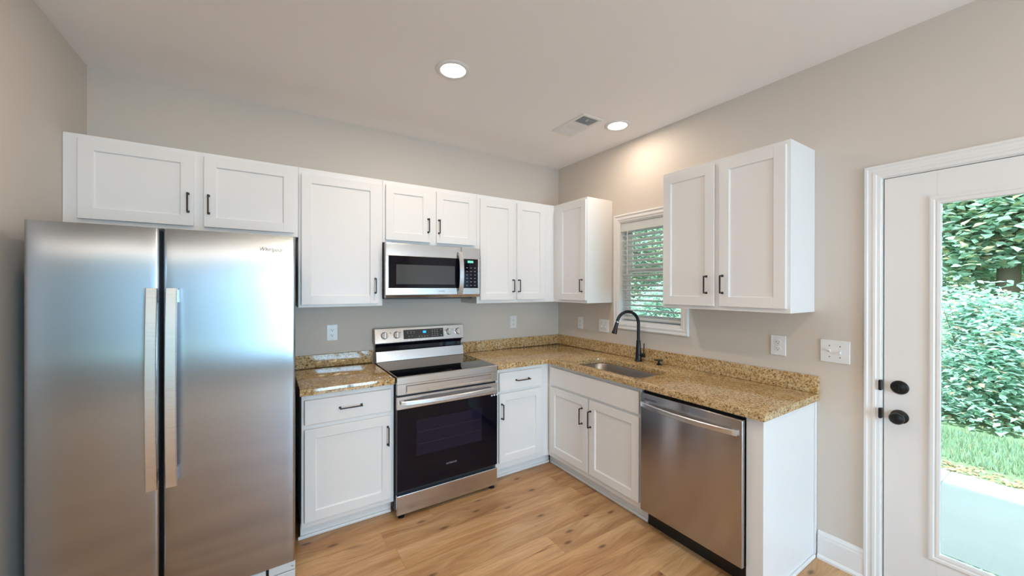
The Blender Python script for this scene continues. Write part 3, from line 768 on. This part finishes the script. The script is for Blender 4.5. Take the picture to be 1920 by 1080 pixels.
mb = MB(); mb.box(-1.178, -1.166, RF+.001, RF-.001, .694, .706); mb.box(-1.157, -1.146, RF+.001, RF-.001, .694, .706); mb.box(-1.20, -1.186, RF+.001, RF-.0006, .693, .703)
mb.build_each('tag', m_plate, od)
MB().box(rx0+.001, rx1-.001, -.640, RF, .024, .150, .003).build('storage_drawer', m_st, rg)
# backguard
zc = .921
BGP = [(-.024, .906), (-.024, 1.178), (-.056, 1.178), (-.062, 1.174), (-.080, 1.062), (-.072, 1.058), (-.026, 1.056)]
bgd = MB().prism([(-.024, .9225), (-.024, 1.000), (-.080, .998), (-.094, .9225)], rx0+.006, rx1-.006, 'x').build('backguard_base', m_st, rg)
MB().prism([(-.0245, .999), (-.0245, 1.062), (-.064, 1.062), (-.040, 1.030), (-.044, 1.001)], rx0+.008, rx1-.008, 'x').build('backguard_vent', m_glassblk, rg)
cp = MB().prism([(-.024, 1.058), (-.024, 1.178), (-.054, 1.178), (-.060, 1.174), (-.079, 1.064), (-.074, 1.058)], rx0-.001, rx1+.001, 'x').build('control_panel', m_st, rg)
nrm = Vector((0, -.110, -.019*-1)).normalized()  # outward normal of the slanted fascia
def onp(x, z, d=0):
    k = (z-1.064)/(1.174-1.064); y = -.079+.019*k; return Vector((x, y, z))+Vector((0, -.9854, .170))*d
tilt = Matrix.Rotation(math.radians(-9.8), 3, 'X')
mb = MB(); mb.obox(onp(-1.503, 1.120, .0006), (.171, .0012, .037), tilt, .0005); dp = mb.build('display_panel', m_panel, cp)
mb = MB(); mb.obox(onp(-1.499, 1.133, .0022), (.013, .0005, .009), tilt); mb.build('display', m_led, dp)
mb = MB()
random.seed(4)
for (xx, zz) in [(-1.640+i*.026, 1.140) for i in range(3)]+[(-1.640+i*.026, 1.128) for i in range(3)]+[(-1.63+i*.025, 1.103) for i in range(2)]+[(-1.545+i*.024, 1.098) for i in range(4)]+[(-1.43+i*.022, z) for i in range(3) for z in (1.142, 1.128, 1.112, 1.098)]+[(-1.352, 1.142), (-1.352, 1.098)]:
    mb.obox(onp(xx, zz, .0021), (.0055, .0003, .0016), tilt)
mb.build_each('panel_print', m_mark, dp)
for xx in (-1.826, -1.730, -1.283, -1.196):
    c = onp(xx, 1.121, .0002); nd = Vector((0, -.9854, .170))
    kb = MB().lathe(c, nd, [(0, 0), (.0285, 0), (.0285, .002), (.0255, .003), (.0245, .016), (.0225, .019), (0, .019)], 32).build('knob', m_chrome, cp, True)
    mb = MB(); mb.obox(c+nd*.024, (.0042, .0055, .0225), tilt, .0015); mb.build('knob_grip', m_hd, kb)
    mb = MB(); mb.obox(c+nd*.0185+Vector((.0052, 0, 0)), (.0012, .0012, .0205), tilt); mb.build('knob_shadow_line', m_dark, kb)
mb = MB()
for xx in (-1.778, -1.700, -1.315, -1.245): mb.obox(onp(xx, 1.139, .0003), (.0028, .0004, .0028), tilt)
mb.build_each('knob_mark', m_dark, cp)

# ------------------------------------------------------------------ dishwasher
dw = thing('dishwasher', 'stainless front dishwasher under the counter between sink cabinet and end panel', 'dishwasher', (-.3, -1.87, 0))
mb = MB(); fbox(mb, 'B', 1.562, 2.168, .105, .868, .03, .600, .002); mb.build('tub', m_dark, dw)
mb = MB(); fbox(mb, 'B', 1.562, 2.168, .0005, .104, .10, .555); mb.build('toe_panel', m_dark, dw)
mb = MB(); fbox(mb, 'B', 1.5665, 2.170, .122, .852, .6005, .6395, .004, 3); dd_ = mb.build('door', m_dw, dw, True)
pts = []
for i in range(29):
    u = i/28; pts.append(W3('B', 1.582+.568*u, .786, .6395+.012+.036*math.sin(PI*u)**.75))
mb = MB().tube(pts, 0, sq=(.028, .014, (-1, 0, 0)))
for u in (1.596, 2.136): fbox(mb, 'B', u-.014, u+.014, .774, .798, .6390, .6555, .002)
mb.build('handle', m_hd, dd_)
mb = MB()
for z in (.8145, .8205): fbox(mb, 'B', 1.594, 1.680, z, z+.0028, .639, .6398)
mb.build_each('vent_slot', m_dark, dd_)
mb = MB()
for u in (1.66, 2.03): fbox(mb, 'B', u-.012, u+.012, .8685, .8745, .57, .605, .001)
mb.build_each('mounting_clip', m_gap, dw)

# ------------------------------------------------------------------ outlets and switches
def outlet(fr, uc, zc_, label, decora=False, w=.071, h=.116):
    t = thing('wall_outlet', label, 'outlet', W3(fr, uc, zc_, .0))
    fbox(MB(), fr, uc-w/2, uc+w/2, zc_-h/2, zc_+h/2, .0003, .006, .0022, 3).build('cover_plate', m_plate, t)
    mb = MB()
    if decora: fbox(mb, fr, uc-.0165, uc+.0165, zc_-.0335, zc_+.0335, .0055, .0078, .001)
    else:
        for k in (-1, 1): mb.lathe(W3(fr, uc, zc_+k*.0195, .0055), W3(fr, 0, 0, 1), [(0, 0), (.0165, 0), (.0165, .0018), (.0155, .0026), (0, .0026)], 24)
    mb.build_each('receptacle', m_plate, t)
    mb = MB()
    n0 = .0077 if decora else .0080
    for k in (-1, 1):
        zz = zc_+k*.0195
        fbox(mb, fr, uc-.0075, uc-.0052, zz-.002, zz+.0075, n0-.001, n0+.0004); fbox(mb, fr, uc+.0052, uc+.0075, zz-.001, zz+.0065, n0-.001, n0+.0004)
        fbox(mb, fr, uc-.0028, uc+.0028, zz-.0100, zz-.0050, n0-.001, n0+.0004)
    mb.build_each('slot', m_slot, t)
    mb = MB(); 
    for k in ((-1, 1) if decora else (0,)): mb.lathe(W3(fr, uc, zc_+k*.048, .0055), W3(fr, 0, 0, 1), [(0, 0), (.003, 0), (.003, .001), (0, .0012)], 12)
    mb.build_each('screw', m_white_metal, t)
def switch(fr, uc, zc_, label, w=.118, h=.116, up=(1, 0)):
    t = thing('light_switch', label, 'light switch', W3(fr, uc, zc_, 0))
    fbox(MB(), fr, uc-w/2, uc+w/2, zc_-h/2, zc_+h/2, .0003, .0065, .0024, 3).build('cover_plate', m_plate, t)
    for i, k in enumerate((-1, 1)):
        u = uc+k*.023; s = 1 if up[i] else -1
        mb = MB(); fbox(mb, fr, u-.0052, u+.0052, zc_-.0125, zc_+.0125, .006, .0072)
        a = W3(fr, u, zc_, .006); b = W3(fr, u, zc_+s*.010, .020); mb.tube([a, b], 0, sq=(.0085, .0075, tuple(W3(fr, 0, 1, 0))))
        mb.build('toggle', m_plate, t)
        mb = MB()
        for zz in (-.030, .030): mb.lathe(W3(fr, u, zc_+zz, .0062), W3(fr, 0, 0, 1), [(0, 0), (.003, 0), (.003, .0008), (0, .001)], 12)
        mb.build_each('screw', m_gap, t)
outlet('A', -2.192, 1.163, 'white wall outlet above the short counter, beside the refrigerator', True, .074, .118)
outlet('A', -.573, 1.166, 'white wall outlet on the back wall right of the range', False, .074, .12)
outlet('B', .343, 1.156, 'white wall outlet on the right wall under the corner cabinet', False)
switch('B', .653, 1.154, 'white double light switch left of the kitchen window', up=(0, 0))
outlet('B', 2.066, 1.157, 'white wall outlet below the two door cabinet by the glazed door', False, .080, .120)
switch('B', 2.338, 1.158, 'white double light switch beside the glazed door casing', .128, .122)

# ------------------------------------------------------------------ ceiling fixtures
def can(x, y, label, e=CAN_E, grp=None):
    t = thing('recessed_light', label, 'ceiling light', (x, y, H-.001), grp)
    MB().lathe((x, y, H-.0005), (0, 0, -1), [(.072, 0), (.098, 0), (.098, .002), (.093, .006), (.080, .008), (.072, .006), (.072, 0)], 40).build('trim_ring', m_trim, t, True)
    MB().lathe((x, y, H-.0005), (0, 0, -1), [(0, 0), (.0718, 0), (.0715, .003), (.05, .0045), (0, .005)], 40).build('lens', m_lens, t, True)
    area('can_lamp', (x, y, H-.012), .13, .13, e, CAN_C, (0, 0, 0), 'DISK')
    return t
can(-1.697, -1.092, 'round lit recessed ceiling light above the middle of the kitchen')
can(-.322, -1.094, 'round lit recessed ceiling light beside the ceiling vent', 4.6)
can(-1.70, -3.3, 'unseen recessed ceiling light added over the camera side of the kitchen', 10)  # lamp added behind the view to warm the cabinet fronts
can(-3.0, -1.6, 'unseen recessed ceiling light added in front of the refrigerator to brighten the left wall', 6)  # out of view, added to light the left wall
can(-3.2, -4.4, 'unseen recessed ceiling light added over the open room, left of the four-globe lamp', 12)  # added fill for the fronts facing the camera side
# added unseen four-globe fixture, placed so its globes glint in the polished granite
lz = 2.07; gl = []
for (px, py) in [(-2.336, -.352), (-2.235, -.450), (-2.188, -.222), (-2.145, -.365)]:
    d = Vector((px, py, .914))-Vector((-2.5924, -3.1149, 1.5027)); k = (lz-.914)/-d.z
    gl.append((px+d.x*k, -(py+d.y*k)-.043))
lc = (sum(g[0] for g in gl)/4, sum(g[1] for g in gl)/4)
lf = thing('added_ceiling_lamp', 'added unseen four-globe lamp on a long black stem in the far open room', 'ceiling light', (lc[0], lc[1], H))
MB().lathe((lc[0], lc[1], H-.0005), (0, 0, -1), [(0, 0), (.07, 0), (.06, .03), (.012, .035), (.012, H-lz-.16), (0, H-lz-.155)]).build('stem', m_black, lf, True)
for (qx, qy) in gl:
    MB().tube([(lc[0], lc[1], lz+.16), (qx, qy, lz+.06)], .008, 8).build('arm', m_black, lf, True)
    MB().lathe((qx, qy, lz-.05), (0, 0, 1), [(0, 0), (.03, .008), (.048, .03), (.052, .052), (.045, .08), (.025, .10), (0, .102)], 20).build('globe', m_bulb, lf, True)
m_diff = mat('lit_diffuser', (1, 1, 1), .5, emit=(1.0, .86, .68), es=7)  # glow of the added linear lamps, for the band reflected in the refrigerator
for (a, b, w_) in ((-5.1, -3.78, 'left'), (-3.5, -2.2, 'right')):
    pl_ = thing('added_pendant_lamp', 'unseen linear lamp added to put a bright band in the refrigerator doors, %s of the two' % w_, 'ceiling light', ((a+b)/2, -5.9, H))
    for x in (a+.3, b-.3): MB().tube([(x, -5.9, 2.06), (x, -5.9, H-.0005)], .004, 8).build('cord', m_black, pl_, True)
    MB().box(a, b, -5.95, -5.85, 2.05, 2.075, .004).build('housing', m_black, pl_)
    MB().box(a+.02, b-.02, -5.94, -5.86, 1.965, 2.0495, .004).build('diffuser', m_diff, pl_)

# supply register
vx0, vx1, vy0, vy1 = -.688, -.488, -1.106, -.737
t = thing('ceiling_vent', 'white louvred supply vent in the ceiling near the right wall', 'vent', ((vx0+vx1)/2, (vy0+vy1)/2, H-.001))
mb = MB(); z0, z1 = H-.007, H-.0005; bw = .026
mb.box(vx0, vx1, vy0, vy0+bw, z0, z1, .002); mb.box(vx0, vx1, vy1-bw, vy1, z0, z1, .002); mb.box(vx0, vx0+bw, vy0+bw, vy1-bw, z0, z1, .001); mb.box(vx1-bw, vx1, vy0+bw, vy1-bw, z0, z1, .001)
L3 = (vy1-vy0-2*bw)/3
for k in (1, 2): yy = vy0+bw+L3*k; mb.box(vx0+bw, vx1-bw, yy-.003, yy+.003, z0-.001, z1)
mb.build('frame', m_trim, t)
MB().box(vx0+bw*.8, vx1-bw*.8, vy0+bw*.8, vy1-bw*.8, H-.0012, H-.0004).build('duct', m_slot, t)
for k, ang, across in ((0, 50, False), (1, 25, True), (2, -40, False)):
    ya_, yb_ = vy0+bw+L3*k+.004, vy0+bw+L3*(k+1)-.004
    mb = MB()
    if across:
        n_ = 11
        for i in range(n_):
            x = vx0+bw+.006+(vx1-vx0-2*bw-.012)*i/(n_-1); mb.obox((x, (ya_+yb_)/2, H-.006), (.0055, (yb_-ya_)/2, .0006), Matrix.Rotation(math.radians(ang), 3, 'Y'))
    else:
        n_ = 8
        for i in range(n_):
            y = ya_+.004+(yb_-ya_-.008)*i/(n_-1); mb.obox(((vx0+vx1)/2, y, H-.006), ((vx1-vx0)/2-bw-.002, .0055, .0006), Matrix.Rotation(math.radians(ang), 3, 'X'))
    mb.build_each('louvre', m_trim, t)
MB().box(-.60, -.594, vy0+bw+.02, vy0+bw+.05, H-.016, H-.004, .001).build('damper_lever', m_trim, t)

# ------------------------------------------------------------------ outdoors
G = -.15
mb = MB()
mb.box(.152, 2.60, -2.387, 6, G-.1, G, .004); mb.box(.152, 2.60, -8, -2.396, G-.1, G, .004); mb.box(.152, 2.59, -2.397, -2.386, G-.1, G-.012)
struct(mb, 'patio', m_conc)
struct(MB().box(2.602, 30, -20, 24, G-.12, G-.015), 'ground', m_lawn)
struct(MB().box(-20, 2.6, -24, YR-.4, G-.12, G-.02), 'ground_rear', m_lawn)

rng = np.random.default_rng(7)
def leaf_mesh(name, pts, size, m, parent=None, origin=(0, 0, 0), flat=.35, aspect=.55, blade=False):
    n = len(pts); s = size*(.6+.8*rng.random(n))[:, None]
    th = rng.random(n)*2*PI
    if blade:
        t = np.stack([.5*(rng.random(n)-.5), .5*(rng.random(n)-.5), np.ones(n)], 1)
    else:
        t = np.stack([np.cos(th), np.sin(th), -.3+flat*2*(rng.random(n)-.5)], 1)
    t /= np.linalg.norm(t, axis=1)[:, None]
    up = np.stack([flat*2*(rng.random(n)-.5), flat*2*(rng.random(n)-.5), np.ones(n)], 1)
    if blade: up = np.stack([np.cos(th), np.sin(th), np.zeros(n)], 1)
    b = np.cross(t, up); b /= np.linalg.norm(b, axis=1)[:, None]; nn = np.cross(b, t)
    p = np.asarray(pts)-np.asarray(origin)
    v0 = p; v2 = p+t*s; mid = p+t*s*.45+nn*s*.10
    v1 = mid+b*s*aspect*.5; v3 = mid-b*s*aspect*.5
    V = np.stack([v0, v1, v2, v3], 1).reshape(-1, 3)
    idx = np.arange(n)*4
    Fc = np.stack([idx, idx+1, idx+2, idx, idx+2, idx+3], 1).reshape(-1, 3)
    me = bpy.data.meshes.new(name); me.vertices.add(len(V)); me.vertices.foreach_set('co', V.ravel().astype(np.float32))
    me.loops.add(Fc.size); me.loops.foreach_set('vertex_index', Fc.ravel().astype(np.int32))
    me.polygons.add(len(Fc)); me.polygons.foreach_set('loop_start', (np.arange(len(Fc))*3).astype(np.int32))
    try: me.polygons.foreach_set('loop_total', np.full(len(Fc), 3, dtype=np.int32))
    except Exception: pass
    me.update(calc_edges=True); me.materials.append(m)
    o = bpy.data.objects.new(name, me); C.objects.link(o)
    if parent: o.parent = parent
    else: o.location = origin
    return o
def blob(c, r, n, shell=.5, clumps=14):
    # leaves gathered in clumps spread through an ellipsoid
    cc = rng.normal(size=(clumps, 3)); cc /= np.linalg.norm(cc, axis=1)[:, None]; cc *= (shell+(1-shell)*rng.random(clumps))[:, None]**.7
    k = rng.integers(0, clumps, n); q = rng.normal(size=(n, 3)); q /= np.linalg.norm(q, axis=1)[:, None]; q *= (rng.random(n)**.4)[:, None]*.42
    P_ = (cc[k]*.72+q)*np.array(r)+np.array(c)
    P_[:, 2] = np.maximum(P_[:, 2], G+.02)
    return P_
def shrub(x, y, r, h, n, label, size=.085, ry=.53):
    t = thing('shrub', label, 'shrub', (x, y, G-.015), 'pale green shrubs along the lawn edge')
    lo = n//3; a_ = rng.random(lo)*2*PI; q_ = np.sqrt(rng.random(lo))
    low = np.stack([x+r*.84*q_*np.cos(a_), y+ry*.95*q_*np.sin(a_), G+.03+h*.5*rng.random(lo)], 1)
    leaf_mesh('foliage', np.concatenate([blob((x, y, G+h*.48), (r*.85, ry, h*.52), n-lo, .3, 40), low]), size, m_leaf_s, t, (x, y, G-.015), .45, .55)
    mb = MB()
    for i in range(9):
        a = random.random()*2*PI; q = random.random()*r*.6
        mb.tube([(x, y, G-.016), (x+q*.5*math.cos(a), y+q*.5*math.sin(a), G+h*.35), (x+q*math.cos(a), y+q*math.sin(a), G+h*.8)], [.014, .009, .004], 6)
    mb.build_each('stem', m_bark, t, True)
for k in range(-3, 6):
    y = -2.35+1.22*k if k < 1 else -2.35+1.22*k
    shrub(5.08+.04*math.sin(k*2.1), y, 1.0, 1.75+.08*math.cos(k*1.7), 11000 if k in (-1, 0, 1, 3, 4) else 6000, 'dense pale green shrub in the row behind the lawn')
def tree(x, y, tr, h, n, lean, label, cr_=(1.5, 1.5), cz=3.0, size=.125, open_trunk=False):
    t = thing('tree', label, 'tree', (x, y, G-.015), None)
    mb = MB(); pts = [(x+lean*k*.25+.05*math.sin(k*1.7), y+.04*math.cos(k*1.3), G-.016+h*k/6) for k in range(7)]
    mb.tube(pts, [tr*(1-.09*k) for k in range(7)], 12)
    mb.build('trunk', m_bark, t, True); mb = MB()
    for i in range(7):
        a = random.random()*2*PI; z = h*(.35+.08*i); L_ = 1.0+.5*random.random(); sx = x+lean*.25*6*z/h
        mb.tube([(sx, y, z), (sx+L_*.5*math.cos(a), y+L_*.5*math.sin(a), z+.35), (sx+L_*math.cos(a), y+L_*math.sin(a), z+.6)], [.03, .02, .008], 6)
    mb.build_each('branch', m_bark, t, True)
    lv_ = blob((x+lean, y, cz), (cr_[0], cr_[1], 2.3), n, .35, 45)
    if open_trunk: lv_ = lv_[~((np.abs(lv_[:, 1]-y) < .26) & (lv_[:, 0] < x+.1) & (lv_[:, 2] > 1.0) & (lv_[:, 2] < 1.85))]
    leaf_mesh('foliage', lv_, size, m_leaf_t, t, (x, y, G-.015), .5, .75)
tree(7.2, -2.313, .15, 5.6, 15000, 0, 'leafy green tree with a brown trunk seen through the door glass', (1.25, 1.12), 3.0, open_trunk=True)
tree(7.0, -4.75, .11, 5.0, 6000, 0, 'leafy tree behind the shrubs, right of the one seen through the door glass', (1.2, 1.1), 2.9)
tree(7.1, .12, .12, 5.2, 7000, 0, 'leafy tree behind the shrubs, between the door view and the window view', (1.2, 1.1), 2.9)
tree(7.2, 2.55, .12, 5.2, 11000, 0, 'leafy tree seen low through the right part of the slatted kitchen window', (1.2, 1.1), 2.8)
tree(7.1, 4.98, .13, 5.4, 12000, 0, 'leafy tree filling the left part of the slatted kitchen window', (1.2, 1.1), 2.8)
for i, (x, y) in enumerate([(10.1, -5.6), (10.2, -2.5), (10.0, .6), (10.3, 3.7), (10.1, 6.8), (10.4, 9.9)]):
    t = thing('tree', 'tall dark green tree in the woodland far beyond the lawn', 'tree', (x, y, G-.015), 'woodland trees beyond the lawn')
    MB().tube([(x, y, G-.016), (x+.1, y, 3), (x, y+.1, 6)], [.16, .13, .08], 10).build('trunk', m_bark, t, True)
    leaf_mesh('foliage', blob((x, y, 3.2), (1.2, 1.4, 3.6), 7000, .4, 60), .24, m_leaf_t, t, (x, y, G-.015), .5, .75)
t = thing('hedge_screen', 'unseen, added dark green hedge behind the far glazed doors of the open room', 'hedge_screen', (-4.2, -14, G))  # leaf screen added to darken the sky reflected in the refrigerator
hp = np.stack([-9+9.6*rng.random(9000), -14.3+.7*rng.random(9000), G+2.9*rng.random(9000)], 1)
leaf_mesh('foliage', hp, .2, m_leaf_t, t, (-4.2, -14, G), .5, .7)
MB().box(-8.9, .5, -14.15, -13.95, G-.02, 2.4).build('branch_core', m_bark, t)
# lawn strip: grass and dead leaves, uncountable
n = 26000; gp = np.stack([2.95+1.10*rng.random(n)**1.0, -5.2+10.4*rng.random(n), np.full(n, G-.016)], 1)
o = leaf_mesh('grass', gp, .075, m_grass, None, (2.65, 0, G-.016), .3, .16, True)
tag(o, 'strip of pale green grass between the concrete patio and the shrubs', 'grass'); o['kind'] = 'stuff'
n = 2600; gp = np.stack([2.62+.28*rng.random(n)**1.2, -5.2+10.4*rng.random(n), np.full(n, G+.004)], 1)
o = leaf_mesh('leaf_litter', gp, .05, m_litter, None, (2.65, 0, G-.016), .3, .6)
tag(o, 'brown dead leaves scattered along the patio edge', 'leaves'); o['kind'] = 'stuff'
